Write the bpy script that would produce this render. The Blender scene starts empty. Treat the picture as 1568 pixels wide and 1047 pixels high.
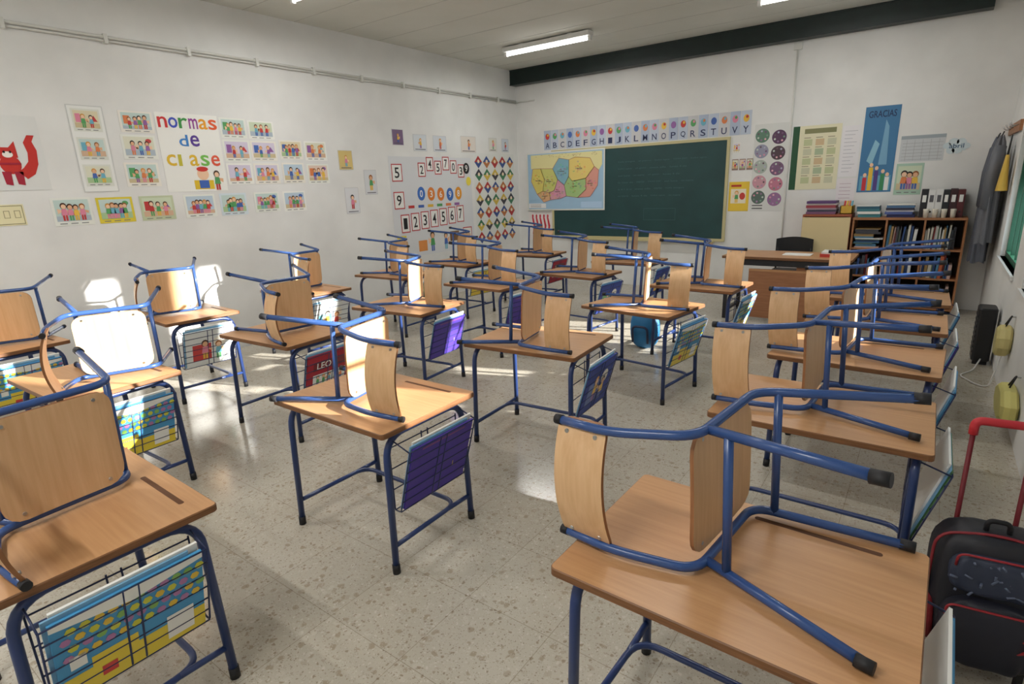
import bpy, math, random
from mathutils import Vector, Matrix
random.seed(7)
SC=bpy.context.scene; COL=SC.collection
# ---------------------------------------------------------------- materials
def srgb(r,g,b):
    f=lambda c:(c/255/12.92) if c/255<=.04045 else ((c/255+.055)/1.055)**2.4
    return (f(r),f(g),f(b),1)
def newmat(name,col,rough=.6,metal=0,spec=.5):
    m=bpy.data.materials.new(name); m.use_nodes=True
    b=m.node_tree.nodes['Principled BSDF']; b.inputs['Base Color'].default_value=col
    b.inputs['Roughness'].default_value=rough; b.inputs['Metallic'].default_value=metal
    b.inputs['Specular IOR Level'].default_value=spec
    return m
def N(m,t,**k):
    n=m.node_tree.nodes.new(t)
    for a,v in k.items(): setattr(n,a,v)
    return n
def L(m,a,b): m.node_tree.links.new(a,b)
def B(m): return m.node_tree.nodes['Principled BSDF']
def noisy(name,c1,c2,scale=5,rough=.6,stretch=(1,1,1),detail=4,bump=0,spec=.5,lo=.3,hi=.7):
    m=newmat(name,c1,rough,0,spec)
    tc=N(m,'ShaderNodeTexCoord'); mp=N(m,'ShaderNodeMapping'); mp.inputs['Scale'].default_value=stretch
    no=N(m,'ShaderNodeTexNoise'); no.inputs['Scale'].default_value=scale; no.inputs['Detail'].default_value=detail
    cr=N(m,'ShaderNodeValToRGB'); cr.color_ramp.elements[0].color=c1; cr.color_ramp.elements[1].color=c2
    cr.color_ramp.elements[0].position=lo; cr.color_ramp.elements[1].position=hi
    L(m,tc.outputs['Object'],mp.inputs[0]); L(m,mp.outputs[0],no.inputs[0]); L(m,no.outputs[0],cr.inputs[0]); L(m,cr.outputs[0],B(m).inputs['Base Color'])
    if bump:
        bp=N(m,'ShaderNodeBump'); bp.inputs['Strength'].default_value=bump; bp.inputs['Distance'].default_value=.01
        L(m,no.outputs[0],bp.inputs['Height']); L(m,bp.outputs[0],B(m).inputs['Normal'])
    return m
M={}
M['wall']=noisy('plaster_white',srgb(222,222,219),srgb(233,233,230),2.2,.7,bump=.06,spec=.3)
M['ceil']=noisy('ceiling_paint',srgb(210,211,203),srgb(220,221,214),1.2,.8,spec=.2)
M['groovec']=newmat('ceiling_joint',srgb(186,186,180),.8)
M['desk']=noisy('beech_laminate_desk',srgb(187,139,95),srgb(200,153,108),3,.34,(1.2,26,26),6)
M['ply']=noisy('beech_plywood_chair',srgb(209,167,122),srgb(221,182,138),3,.42,(26,1.5,26),5)
M['plyedge']=noisy('plywood_edge',srgb(130,84,48),srgb(166,114,74),4,.5,(1,1,60))
M['edge']=noisy('desk_edge_wood',srgb(104,68,38),srgb(132,88,52),6,.5,(2,2,40))
M['groove']=newmat('groove_dark',srgb(96,60,34),.7)
M['chairblue']=newmat('chair_enamel_blue',srgb(50,80,136),.26)
M['deskblue']=newmat('desk_enamel_blue',srgb(38,58,106),.3)
M['wire']=newmat('rack_wire_blue',srgb(34,46,84),.4)
M['cap']=newmat('rubber_black',srgb(22,22,26),.6)
M['rivet']=newmat('rivet_steel',srgb(190,190,190),.3,1)
M['green']=noisy('beam_green_paint',srgb(10,28,27),srgb(14,36,33),8,.45)
M['wingreen']=newmat('window_green_paint',srgb(20,82,56),.4)
M['glass']=newmat('window_glass',(.9,.95,.95,1),.02); B(M['glass']).inputs['Transmission Weight'].default_value=1
M['pipe']=newmat('pipe_white_paint',srgb(216,216,210),.5)
M['white']=newmat('white_plastic',srgb(225,225,222),.4)
M['tube']=newmat('fluorescent_tube',(1,1,1,1),.4)
B(M['tube']).inputs['Emission Color'].default_value=(1,.98,.95,1); B(M['tube']).inputs['Emission Strength'].default_value=9
M['board']=noisy('chalkboard_green',srgb(20,58,60),srgb(30,72,72),2.5,.5,detail=6)
M['bframe']=newmat('board_frame_wood',srgb(196,186,140),.5)
M['tdesk']=noisy('teacher_desk_wood',srgb(176,128,86),srgb(190,142,98),3,.4,(2,20,20))
M['tpanel']=noisy('modesty_panel_wood',srgb(150,100,66),srgb(166,114,76),3,.45,(2,20,20))
M['cream']=newmat('cabinet_cream',srgb(218,198,150),.5)
M['redwood']=newmat('cabinet_side_red',srgb(150,78,50),.5)
M['black']=newmat('black_metal',srgb(24,24,26),.45)
M['shelfwood']=noisy('shelf_wood',srgb(150,98,60),srgb(170,116,74),3,.5,(2,20,20))
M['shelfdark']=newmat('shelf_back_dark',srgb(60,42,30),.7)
def attrmat(name,rough):
    m=newmat(name,(1,1,1,1),rough); a=N(m,'ShaderNodeAttribute',attribute_name='Col'); L(m,a.outputs['Color'],B(m).inputs['Base Color']); return m
M['paper']=attrmat('printed_paper',.55)
M['gloss']=attrmat('glossy_print',.3)
def terrazzo():
    m=newmat('terrazzo_tiles',srgb(180,172,156),.22)
    tc=N(m,'ShaderNodeTexCoord')
    wn=N(m,'ShaderNodeTexNoise'); wn.inputs['Scale'].default_value=30; wn.inputs['Detail'].default_value=2; L(m,tc.outputs['Object'],wn.inputs[0])
    wm=N(m,'ShaderNodeMix',data_type='RGBA',blend_type='LINEAR_LIGHT'); wm.inputs[0].default_value=.012; L(m,tc.outputs['Object'],wm.inputs[6]); L(m,wn.outputs['Color'],wm.inputs[7])
    def vor(scale):
        v=N(m,'ShaderNodeTexVoronoi'); v.inputs['Scale'].default_value=scale; L(m,wm.outputs[2],v.inputs['Vector']); return v
    base=N(m,'ShaderNodeTexNoise'); base.inputs['Scale'].default_value=1.2; base.inputs['Detail'].default_value=5; L(m,tc.outputs['Object'],base.inputs[0])
    cr=N(m,'ShaderNodeValToRGB'); cr.color_ramp.elements[0].color=srgb(176,169,154); cr.color_ramp.elements[1].color=srgb(190,184,170)
    cr.color_ramp.elements[0].position=.3; cr.color_ramp.elements[1].position=.7; L(m,base.outputs[0],cr.inputs[0])
    cur=cr.outputs[0]
    for sc,th,g,cols in ((26,.36,.6,(srgb(158,146,126),srgb(190,184,170))),(50,.33,.6,(srgb(146,132,112),srgb(198,192,180))),(95,.33,.55,(srgb(142,129,112),srgb(200,194,182))),(170,.34,.55,(srgb(150,139,123),srgb(196,190,178)))):
        v=vor(sc)
        lt=N(m,'ShaderNodeMapRange'); lt.inputs[1].default_value=th-.06; lt.inputs[2].default_value=th+.06; lt.inputs[3].default_value=.85; lt.inputs[4].default_value=0; L(m,v.outputs['Distance'],lt.inputs[0])
        sep=N(m,'ShaderNodeSeparateColor'); L(m,v.outputs['Color'],sep.inputs[0])
        r2=N(m,'ShaderNodeValToRGB'); r2.color_ramp.elements[0].color=cols[0]; r2.color_ramp.elements[1].color=cols[1]
        r2.color_ramp.elements[0].position=.3; r2.color_ramp.elements[1].position=.7; L(m,sep.outputs[0],r2.inputs[0])
        ex=N(m,'ShaderNodeMath',operation='GREATER_THAN'); ex.inputs[1].default_value=g; L(m,sep.outputs[1],ex.inputs[0])
        mu=N(m,'ShaderNodeMath',operation='MULTIPLY'); L(m,lt.outputs[0],mu.inputs[0]); L(m,ex.outputs[0],mu.inputs[1])
        mx=N(m,'ShaderNodeMix',data_type='RGBA'); L(m,mu.outputs[0],mx.inputs[0]); L(m,cur,mx.inputs[6]); L(m,r2.outputs[0],mx.inputs[7]); cur=mx.outputs[2]
    br=N(m,'ShaderNodeTexBrick'); br.offset=0; br.inputs['Scale'].default_value=1; br.inputs['Brick Width'].default_value=.4; br.inputs['Row Height'].default_value=.4
    br.inputs['Mortar Size'].default_value=.0015; br.inputs['Color1'].default_value=(1,1,1,1); br.inputs['Color2'].default_value=(.95,.95,.95,1); br.inputs['Mortar'].default_value=(.66,.62,.57,1)
    L(m,tc.outputs['Object'],br.inputs['Vector'])
    mx=N(m,'ShaderNodeMix',data_type='RGBA',blend_type='MULTIPLY'); mx.inputs[0].default_value=1; L(m,cur,mx.inputs[6]); L(m,br.outputs[0],mx.inputs[7])
    L(m,mx.outputs[2],B(m).inputs['Base Color'])
    rn=N(m,'ShaderNodeMapRange'); rn.inputs[3].default_value=.10; rn.inputs[4].default_value=.26; L(m,base.outputs[0],rn.inputs[0]); L(m,rn.outputs[0],B(m).inputs['Roughness'])
    return m
M['floor']=terrazzo()
# ---------------------------------------------------------------- mesh builder
class MB:
    def __init__(s): s.v=[];s.f=[];s.m=[];s.c=[];s.mats=[];s.sm=[]
    def mi(s,k):
        if k not in s.mats: s.mats.append(k)
        return s.mats.index(k)
    def add(s,vs,fs,mat,col=(1,1,1,1),smooth=False):
        o=len(s.v); s.v+= [Vector(a) for a in vs]; i=s.mi(mat)
        for f in fs: s.f.append([o+a for a in f]); s.m.append(i); s.c.append(col); s.sm.append(smooth)
    def box(s,a,b,mat,col=(1,1,1,1),rot=None,piv=None,ch=0):
        x0,y0,z0=a;x1,y1,z1=b
        if ch:
            return s.rrect((x0+x1)/2,(y0+y1)/2,x1-x0,y1-y0,z0,z1,ch,ch,mat,mat,col,rot,piv)
        vs=[Vector(p) for p in ((x0,y0,z0),(x1,y0,z0),(x1,y1,z0),(x0,y1,z0),(x0,y0,z1),(x1,y0,z1),(x1,y1,z1),(x0,y1,z1))]
        if rot is not None:
            piv=Vector(piv) if piv is not None else sum(vs,Vector())/8
            vs=[rot@(v-piv)+piv for v in vs]
        s.add(vs,[(0,3,2,1),(4,5,6,7),(0,1,5,4),(1,2,6,5),(2,3,7,6),(3,0,4,7)],mat,col)
    def rrect(s,cx,cy,w,d,z0,z1,r,ch,mtop,medge,col=(1,1,1,1),rot=None,piv=None,n=4):
        def ring(ins,z):
            o=[];rr=max(r-ins,.0005)
            for k,(sx,sy) in enumerate(((1,1),(-1,1),(-1,-1),(1,-1))):
                for i in range(n+1):
                    a=math.pi/2*(k+i/n)
                    o.append(Vector((cx+sx*(w/2-ins-rr)+rr*math.cos(a),cy+sy*(d/2-ins-rr)+rr*math.sin(a),z)))
            return o
        rings=[ring(ch,z0),ring(0,z0+ch),ring(0,z1-ch),ring(ch,z1)]; K=len(rings[0]); vs=sum(rings,[])
        if rot is not None:
            piv=Vector(piv) if piv is not None else Vector((cx,cy,(z0+z1)/2))
            vs=[rot@(v-piv)+piv for v in vs]
        fe=[]
        for j in range(3):
            for i in range(K): fe.append((j*K+i,j*K+(i+1)%K,(j+1)*K+(i+1)%K,(j+1)*K+i))
        s.add(vs,fe,medge,col); o=len(s.v)-len(vs)
        for f in (list(range(K))[::-1],[3*K+i for i in range(K)]):
            s.f.append([o+a for a in f]); s.m.append(s.mi(mtop)); s.c.append(col); s.sm.append(False)
    def tube(s,pts,r,mat,seg=10,fr=0,col=(1,1,1,1),closed=False,fn=5):
        P=[Vector(p) for p in pts]
        if fr:
            Q=[P[0]]
            for i in range(1,len(P)-1):
                a=(P[i-1]-P[i]);b=(P[i+1]-P[i]); t=min(fr,a.length*.48,b.length*.48); A=P[i]+a.normalized()*t; C=P[i]+b.normalized()*t
                for k in range(fn+1):
                    q=k/fn; Q.append(A*(1-q)**2+P[i]*2*q*(1-q)+C*q*q)
            Q.append(P[-1]); P=Q
        T=[]
        for i in range(len(P)):
            t=(P[min(i+1,len(P)-1)]-P[max(i-1,0)]); T.append(t.normalized())
        n=T[0].orthogonal().normalized(); vs=[]
        for i,p in enumerate(P):
            n=(n-T[i]*n.dot(T[i])).normalized(); b=T[i].cross(n)
            rad=r[i] if isinstance(r,(list,tuple)) else r
            for k in range(seg):
                a=2*math.pi*k/seg; vs.append(p+n*math.cos(a)*rad+b*math.sin(a)*rad)
        fs=[]
        for i in range(len(P)-1):
            for k in range(seg):
                fs.append((i*seg+k,i*seg+(k+1)%seg,(i+1)*seg+(k+1)%seg,(i+1)*seg+k))
        s.add(vs,fs,mat,col,True); o=len(s.v)-len(vs)
        for f in (list(range(seg))[::-1],[(len(P)-1)*seg+k for k in range(seg)]):
            s.f.append([o+a for a in f]); s.m.append(s.mi(mat)); s.c.append(col); s.sm.append(False)
    def grid(s,fn,nu,nv,mat,col=(1,1,1,1),smooth=True):
        vs=[fn(i/nu,j/nv) for j in range(nv+1) for i in range(nu+1)]
        fs=[(j*(nu+1)+i,j*(nu+1)+i+1,(j+1)*(nu+1)+i+1,(j+1)*(nu+1)+i) for j in range(nv) for i in range(nu)]
        s.add(vs,fs,mat,col,smooth)
    def panel(s,hx,hy,r,th,fn,mat,medge):
        xs=[]
        for i in range(5): xs.append(-hx+r*(1-math.cos(math.pi/2*i/4)))
        mid=[-hx+r+(2*hx-2*r)*i/6 for i in range(1,6)]
        X=xs+mid+[-x for x in xs[::-1]]; ny=12
        def W(x):
            e=abs(x)-(hx-r)
            return hy if e<=0 else hy-r+math.sqrt(max(r*r-e*e,0))
        nX=len(X); top=[];bot=[]
        for x in X:
            for j in range(ny+1):
                y=W(x)*(-1+2*j/ny); top.append(fn(x,y,1)); bot.append(fn(x,y,0))
        q=lambda i,j:i*(ny+1)+j
        ft=[(q(i,j),q(i+1,j),q(i+1,j+1),q(i,j+1)) for i in range(nX-1) for j in range(ny)]
        s.add(top,ft,mat,smooth=True); s.add(bot,[f[::-1] for f in ft],mat,smooth=True)
        bd=[q(0,j) for j in range(ny)]+[q(i,ny) for i in range(nX-1)]+[q(nX-1,j) for j in range(ny,0,-1)]+[q(i,0) for i in range(nX-1,0,-1)]
        K=len(bd); s.add([top[b] for b in bd]+[bot[b] for b in bd],[(i,(i+1)%K,K+(i+1)%K,K+i) for i in range(K)],medge)
    def mesh(s,name):
        me=bpy.data.meshes.new(name); me.from_pydata(s.v,[],s.f)
        for k in s.mats: me.materials.append(M[k])
        for p,i,sm in zip(me.polygons,s.m,s.sm): p.material_index=i; p.use_smooth=sm
        ca=me.color_attributes.new('Col','FLOAT_COLOR','CORNER')
        for p,c in zip(me.polygons,s.c):
            for l in p.loop_indices: ca.data[l].color=c
        me.update(); return me
    def obj(s,name,loc=(0,0,0),parent=None):
        o=bpy.data.objects.new(name,s.mesh(name)); COL.objects.link(o); o.location=loc
        if parent: o.parent=parent
        return o
_fc={}
def glyphs(txt):
    if txt in _fc: return _fc[txt]
    c=bpy.data.curves.new('tmp','FONT'); c.body=txt; c.size=1; c.resolution_u=3; c.align_x='CENTER'; c.offset=.012
    o=bpy.data.objects.new('tmp',c); COL.objects.link(o); bpy.context.view_layer.update()
    me=o.evaluated_get(bpy.context.evaluated_depsgraph_get()).to_mesh()
    vs=[(v.co.x,v.co.y) for v in me.vertices]; fs=[tuple(p.vertices) for p in me.polygons]
    o.evaluated_get(bpy.context.evaluated_depsgraph_get()).to_mesh_clear(); bpy.data.objects.remove(o); bpy.data.curves.remove(c)
    xs=[v[0] for v in vs];ys=[v[1] for v in vs]
    _fc[txt]=(vs,fs,min(xs),max(xs),min(ys),max(ys)); return _fc[txt]
class Flat(MB):
    def __init__(s,org,U,V,mat='paper',eps=.0012):
        super().__init__(); s.o=Vector(org);s.U=Vector(U).normalized();s.V=Vector(V).normalized();s.Nn=s.U.cross(s.V); s.mat=mat; s.e=eps
    def P(s,u,v,l): return s.o+s.U*u+s.V*v+s.Nn*(l*s.e)
    def poly(s,pts,col,l=1): s.add([s.P(u,v,l) for u,v in pts],[tuple(range(len(pts)))],s.mat,col)
    def rect(s,u0,v0,u1,v1,col,l=1): s.poly([(u0,v0),(u1,v0),(u1,v1),(u0,v1)],col,l)
    def ell(s,u,v,a,b,col,l=1,n=14): s.poly([(u+a*math.cos(6.2832*i/n),v+b*math.sin(6.2832*i/n)) for i in range(n)],col,l)
    def frame(s,u0,v0,u1,v1,t,col,l=1):
        s.rect(u0,v0,u1,v0+t,col,l);s.rect(u0,v1-t,u1,v1,col,l);s.rect(u0,v0+t,u0+t,v1-t,col,l);s.rect(u1-t,v0+t,u1,v1-t,col,l)
    def text(s,t,u0,v0,u1,v1,col,l=2):
        vs,fs,a,b,c,d=glyphs(t); o=[s.P(u0+(x-a)/(b-a)*(u1-u0),v0+(y-c)/(d-c)*(v1-v0),l) for x,y in vs]; s.add(o,fs,s.mat,col)
    def sheet(s,u0,v0,u1,v1,col):
        s.rect(u0,v0,u1,v1,col,1)
        a=[s.P(*q) for q in ((u0,v0,0),(u1,v0,0),(u1,v1,0),(u0,v1,0),(u0,v0,1),(u1,v0,1),(u1,v1,1),(u0,v1,1))]
        s.add(a,[(0,1,5,4),(1,2,6,5),(2,3,7,6),(3,0,4,7)],s.mat,col)
SK=[srgb(240,200,165),srgb(225,175,135)]
BR=[srgb(*c) for c in ((196,60,58),(70,104,176),(232,188,70),(86,160,96),(222,130,76),(146,96,160),(110,176,196),(222,136,160))]
HR=[srgb(*c) for c in ((70,40,25),(150,90,40),(30,25,25),(210,150,60))]
W_=srgb(235,235,230)
def kid(F,u,v,h,l,R):
    c=R.choice(BR);c2=R.choice(BR);w=h*.16
    F.rect(u-w*.7,v,u-w*.1,v+h*.34,c2,l);F.rect(u+w*.1,v,u+w*.7,v+h*.34,c2,l)
    F.poly([(u-w,v+h*.3),(u+w,v+h*.3),(u+w*.7,v+h*.64),(u-w*.7,v+h*.64)],c,l+1)
    s=R.choice((-1,1)); F.poly([(u+s*w*.6,v+h*.6),(u+s*w*2,v+h*(.45+.3*R.random())),(u+s*w*1.9,v+h*.38),(u+s*w*.7,v+h*.48)][::s],R.choice(SK),l)
    F.ell(u,v+h*.81,h*.16,h*.18,R.choice(HR),l+1,10);F.ell(u,v+h*.77,h*.12,h*.13,R.choice(SK),l+2,10)
PAS=[srgb(*c) for c in ((206,218,190),(224,214,180),(190,208,222),(228,206,190),(212,204,222),(222,222,200),(196,216,210))]
def picture(F,u0,v0,u1,v1,n,R,bg=None,scene=True,l0=0):
    bg=bg or R.choice([srgb(240,240,234),srgb(234,236,228),srgb(238,234,224)])
    if l0: F.rect(u0,v0,u1,v1,bg,l0+1)
    else: F.sheet(u0,v0,u1,v1,bg)
    W=u1-u0;H=v1-v0
    if scene:
        F.rect(u0+W*.07,v0+H*.16,u1-W*.07,v1-H*.08,R.choice(PAS),l0+2)
        F.rect(u0+W*.07,v0+H*.16,u1-W*.07,v0+H*(.30+.12*R.random()),R.choice([srgb(172,200,150),srgb(206,190,150),srgb(176,190,200),srgb(214,180,150)]),l0+3)
        if R.random()<.6: F.rect(u0+W*.12,v0+H*.40,u0+W*.3,v0+H*.78,R.choice(BR),l0+3)
        if R.random()<.5: F.ell(u1-W*.22,v1-H*.24,W*.09,H*.09,R.choice(BR),l0+3)
        if R.random()<.5: F.poly([(u1-W*.36,v0+H*.45),(u1-W*.12,v0+H*.45),(u1-W*.24,v0+H*.72)],R.choice(BR),l0+3)
        for k in range(3): F.rect(u0+W*(.12+.27*k),v0+H*.06,u0+W*(.30+.27*k),v0+H*.09,srgb(120,120,120),l0+2)
    for i in range(n): kid(F,u0+W*(.2+.6*(i+.5)/n)+W*.03*R.random(),v0+H*.18,H*(.55+.12*R.random()),l0+4,R)
# ---------------------------------------------------------------- room
XL,XR,YF,YB,ZC=-2.01,4.76,2.83,-7.6,3.56
def slab(name,a,b,mat):
    m=MB(); m.box(a,b,mat); return m.obj(name)
slab('floor',(XL-.2,YB-.2,-.1),(XR+.25,YF+.2,0),'floor')
slab('wall_left',(XL-.2,YB,0),(XL,YF,ZC),'wall')
slab('wall_far',(XL-.2,YF,0),(XR+.25,YF+.2,ZC),'wall')
slab('wall_back',(XL-.2,YB-.2,0),(XR+.25,YB,ZC),'wall')
cm=MB(); cm.box((XL-.2,YB-.2,ZC),(XR+.25,YF+.2,ZC+.12),'ceil')
for i in range(16):
    y=YF-.6-i*.62; cm.box((XL,y-.004,ZC-.002),(XR,y+.004,ZC+.01),'groovec')
cm.obj('ceiling')
WZ0,WZ1=.82,3.18
wins=[(.1,1.5),(-2.1,-.5),(-4.1,-2.7),(-6.6,-5.2)]
m=MB(); m.box((XR,YB,0),(XR+.22,YF,WZ0),'wall'); m.box((XR,YB,WZ1),(XR+.22,YF,ZC),'wall')
ys=YF
for a,b in wins: m.box((XR,b,WZ0),(XR+.22,ys,WZ1),'wall'); ys=a
m.box((XR,YB,WZ0),(XR+.22,ys,WZ1),'wall'); m.obj('wall_right')
# shutter leaves added to let the sun in only as strips: (y0,y1,z0,z1)
sunmask=[[(.1,1.5,1.45,WZ1)],
[(-2.1,-1.84,WZ0,WZ1),(-1.62,-1.2,WZ0,WZ1),(-.94,-.84,WZ0,WZ1),(-.64,-.5,WZ0,WZ1),(-1.84,-1.62,WZ0,1.0),(-1.2,-.94,WZ0,1.3),(-.84,-.64,WZ0,1.05)],
[(-4.1,-3.58,WZ0,WZ1),(-3.16,-2.7,WZ0,WZ1),(-3.58,-3.16,WZ0,1.46)],[(-6.6,-5.2,WZ0,WZ1)]]
for i,(a,b) in enumerate(wins):
    w=MB(); x=XR+.04
    for p,q in (((x,a,WZ0),(x+.05,a+.05,WZ1)),((x,b-.05,WZ0),(x+.05,b,WZ1)),((x,a,WZ0),(x+.05,b,WZ0+.05)),((x,a,WZ1-.05),(x+.05,b,WZ1))): w.box(p,q,'wingreen')
    w.box((x+.01,a,1.75),(x+.04,b,1.78),'wingreen')
    if i in (0,3):
        for k in range(1,4): w.box((x+.01,a+(b-a)*k/4-.015,WZ0),(x+.04,a+(b-a)*k/4+.015,WZ1),'wingreen')
        if i: w.box((x+.02,a+.05,WZ0+.05),(x+.025,b-.05,WZ1-.05),'glass')
    for p,q,za,zb in sunmask[i]:
        w.box((x+.11,p,za),(x+.13,q,zb),'wingreen')
        z=za+.08
        while z<zb-.06: w.box((x+.095,p+.02,z),(x+.11,q-.02,z+.03),'wingreen'); z+=.07
    w.box((XR-.02,a-.03,WZ0-.03),(XR+.06,b+.03,WZ0),'white')
    w.obj('window_%d'%(i+1))
m=MB(); m.box((XL+.0,YF-.16,3.32),(4.42,YF,ZC),'green'); m.box((XL,YF-.17,3.32),(4.42,YF-.16,3.335),'green'); m.box((XL,YF-.17,3.545),(4.42,YF-.16,ZC),'green'); m.obj('trim_1')
m=MB()
for z,r in ((3.075,.014),(3.045,.010)):
    m.tube([(XL+.02,YB+.05,z),(XL+.02,YF-.03,z)],r,'pipe',8)
m.tube([(XL+.02,YF-.02,3.06),(XL+.4,YF-.02,3.06)],.012,'pipe',8)
for k in range(14): m.box((XL,YB+.5+.72*k,3.02),(XL+.045,YB+.53+.72*k,3.10),'pipe')
m.obj('wall_conduit')
m=MB(); m.tube([(2.49,YF-.012,3.3),(2.49,YF-.012,0)],.011,'pipe',8); m.box((2.44,YF-.03,3.22),(2.54,YF,3.30),'pipe'); m.obj('vertical_conduit')
def lamp(x0,y,E):
    m=MB(); x1=x0+1.38
    m.rrect((x0+x1)/2,y,1.38,.13,ZC-.075,ZC-.015,.01,.006,'white','white')
    m.tube([(x0+.05,y,ZC-.105),(x1-.05,y,ZC-.105)],.018,'tube',10)
    for x in (x0+.02,x1-.02): m.box((x-.02,y-.02,ZC-.13),(x+.02,y+.02,ZC-.06),'white')
    for x in (x0+.3,x1-.3): m.box((x-.03,y-.04,ZC-.02),(x+.03,y+.04,ZC),'white')
    o=m.obj('fluorescent_ceiling_lamp')
    ld=bpy.data.lights.new('tube_light','AREA'); ld.shape='RECTANGLE'; ld.size=1.28; ld.size_y=.03; ld.energy=E; ld.color=(1,.985,.955)
    lo=bpy.data.objects.new('tube_light',ld); COL.objects.link(lo); lo.parent=o; lo.location=((x0+x1)/2,y,ZC-.128)
for x0,y,E in ((-1.05,1.25,23),(2.35,1.25,18),(-1.08,-2.15,29),(2.35,-2.15,22),(-1.08,-5.9,46),(2.2,-6.6,50)): lamp(x0,y,E)  # last two, unseen behind the camera, are added as fill light
# ---------------------------------------------------------------- chair
def chair_mesh():
    m=MB(); r=.0125
    for s in (-1,1):
        wt,ws,wb=s*.205,s*.181,s*.168
        m.tube([(-.256,wb,.765),(-.262,wb,.60),(-.20,ws,.395),(.18,ws,.395),(.25,wt,.012)],r,'chairblue',12,fr=.06,fn=7)
        m.tube([(-.145,ws,.39),(-.25,wt,.012)],r,'chairblue',12)
        for f in (-.2525,.252): m.tube([(f,wt+s*.001,0),(f*.985,wt-s*.001,.035)],.0148,'cap',10)
        m.tube([(-.2555,wb,.75),(-.2555,wb,.772)],.014,'cap',10)
    m.tube([(-.16,-.184,.335),(-.16,.184,.335)],.0115,'chairblue',10)
    m.tube([(.19,-.184,.335),(.19,.184,.335)],.0115,'chairblue',10)
    def seat(x,y,sd):
        z=.409+.008*(x/.2)**2-.022*max(0,(x-.1)/.09)**2-.004*(1-(y/.19)**2)
        return Vector((x-.008,y,z+(.010 if sd else 0)))
    m.panel(.172,.168,.055,.01,seat,'ply','plyedge')
    def back(x,y,sd):
        f=-.240-.042*(1-(y/.178)**2)
        return Vector((f+(0 if sd else -.011),y,.685+x))
    m.panel(.076,.178,.03,.01,back,'ply','plyedge')
    for w in (-.145,.145):
        for u in (.64,.73): m.tube([(-.252+.003,w,u),(-.268,w,u)],.006,'rivet',8)
        for f in (-.13,.11): m.tube([(f,w,.4225),(f,w,.410)],.006,'rivet',8)
    return m.mesh('school_chair')
CH=chair_mesh()
TL=.049
def chair(x,y,phi,s=1,z=.70):
    a=math.radians(phi); U=Vector((math.cos(a)*math.cos(TL),math.sin(a)*math.cos(TL),-math.sin(TL))); Fv=Vector((-math.sin(a),math.cos(a),0))*s; W=U.cross(Fv)
    mt=Matrix((Fv,W,U)).transposed().to_4x4(); mt.translation=Vector((x,y,z+.2222))
    o=bpy.data.objects.new('school_chair',CH); COL.objects.link(o); o.matrix_world=mt
    return o
# ---------------------------------------------------------------- desk
def desk_mesh():
    m=MB()
    m.rrect(0,0,.80,.60,.674,.6995,.018,.003,'desk','edge')
    gx0,gx1,gy0,gy1=-.02,.30,.222,.240
    m.rrect((gx0+gx1)/2,(gy0+gy1)/2,gx1-gx0,gy1-gy0,.690,.6999,.008,.0002,'groove','groove')
    for s in (-1,1):
        x=s*.35
        m.tube([(x*1.02,-.262,.02),(x,-.245,.655),(x,.245,.655),(x*1.02,.262,.02)],.0155,'deskblue',12,fr=.11,fn=7)
        for y in (-.2625,.2625): m.tube([(x*1.022,y,0),(x*1.018,y*.998,.045)],.018,'cap',10)
    zs=.135
    m.tube([(-.357,-.255,zs),(-.35,.17,zs),(.35,.17,zs),(.357,-.255,zs)],.0115,'deskblue',10,fr=.09,fn=6)
    for s in (-1,1): m.tube([(s*.35,.10,zs),(s*.356,.257,zs)],.0115,'deskblue',10)
    for y in (-.16,.2): m.tube([(-.35,y,.655),(.35,y,.655)],.0115,'deskblue',8)
    return m.mesh('frame_and_top')
def rack_mesh():
    m=MB(); X0,Z0,X1,Z1=.372,.29,.462,.60; ya,yb=-.215,.215
    for k in range(7):
        q=k/6; m.tube([(X0+(X1-X0)*q,ya,Z0+(Z1-Z0)*q),(X0+(X1-X0)*q,yb,Z0+(Z1-Z0)*q)],.003,'wire',6)
    for y in (ya,-.02,.02,yb): m.tube([(.335,y,.60),(.335,y,Z0),(X0,y,Z0),(X1,y,Z1)],.0033,'wire',6,fr=.01,fn=2)
    for k in range(4): m.tube([(.335,ya,Z0+.1*k),(.335,yb,Z0+.1*k)],.003,'wire',6)
    m.tube([(X1,ya,Z1),(.34,ya,.64)],.0033,'wire',6); m.tube([(X1,yb,Z1),(.34,yb,.64)],.0033,'wire',6)
    return m.mesh('wire_rack')
DM=desk_mesh(); RM=rack_mesh()
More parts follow.
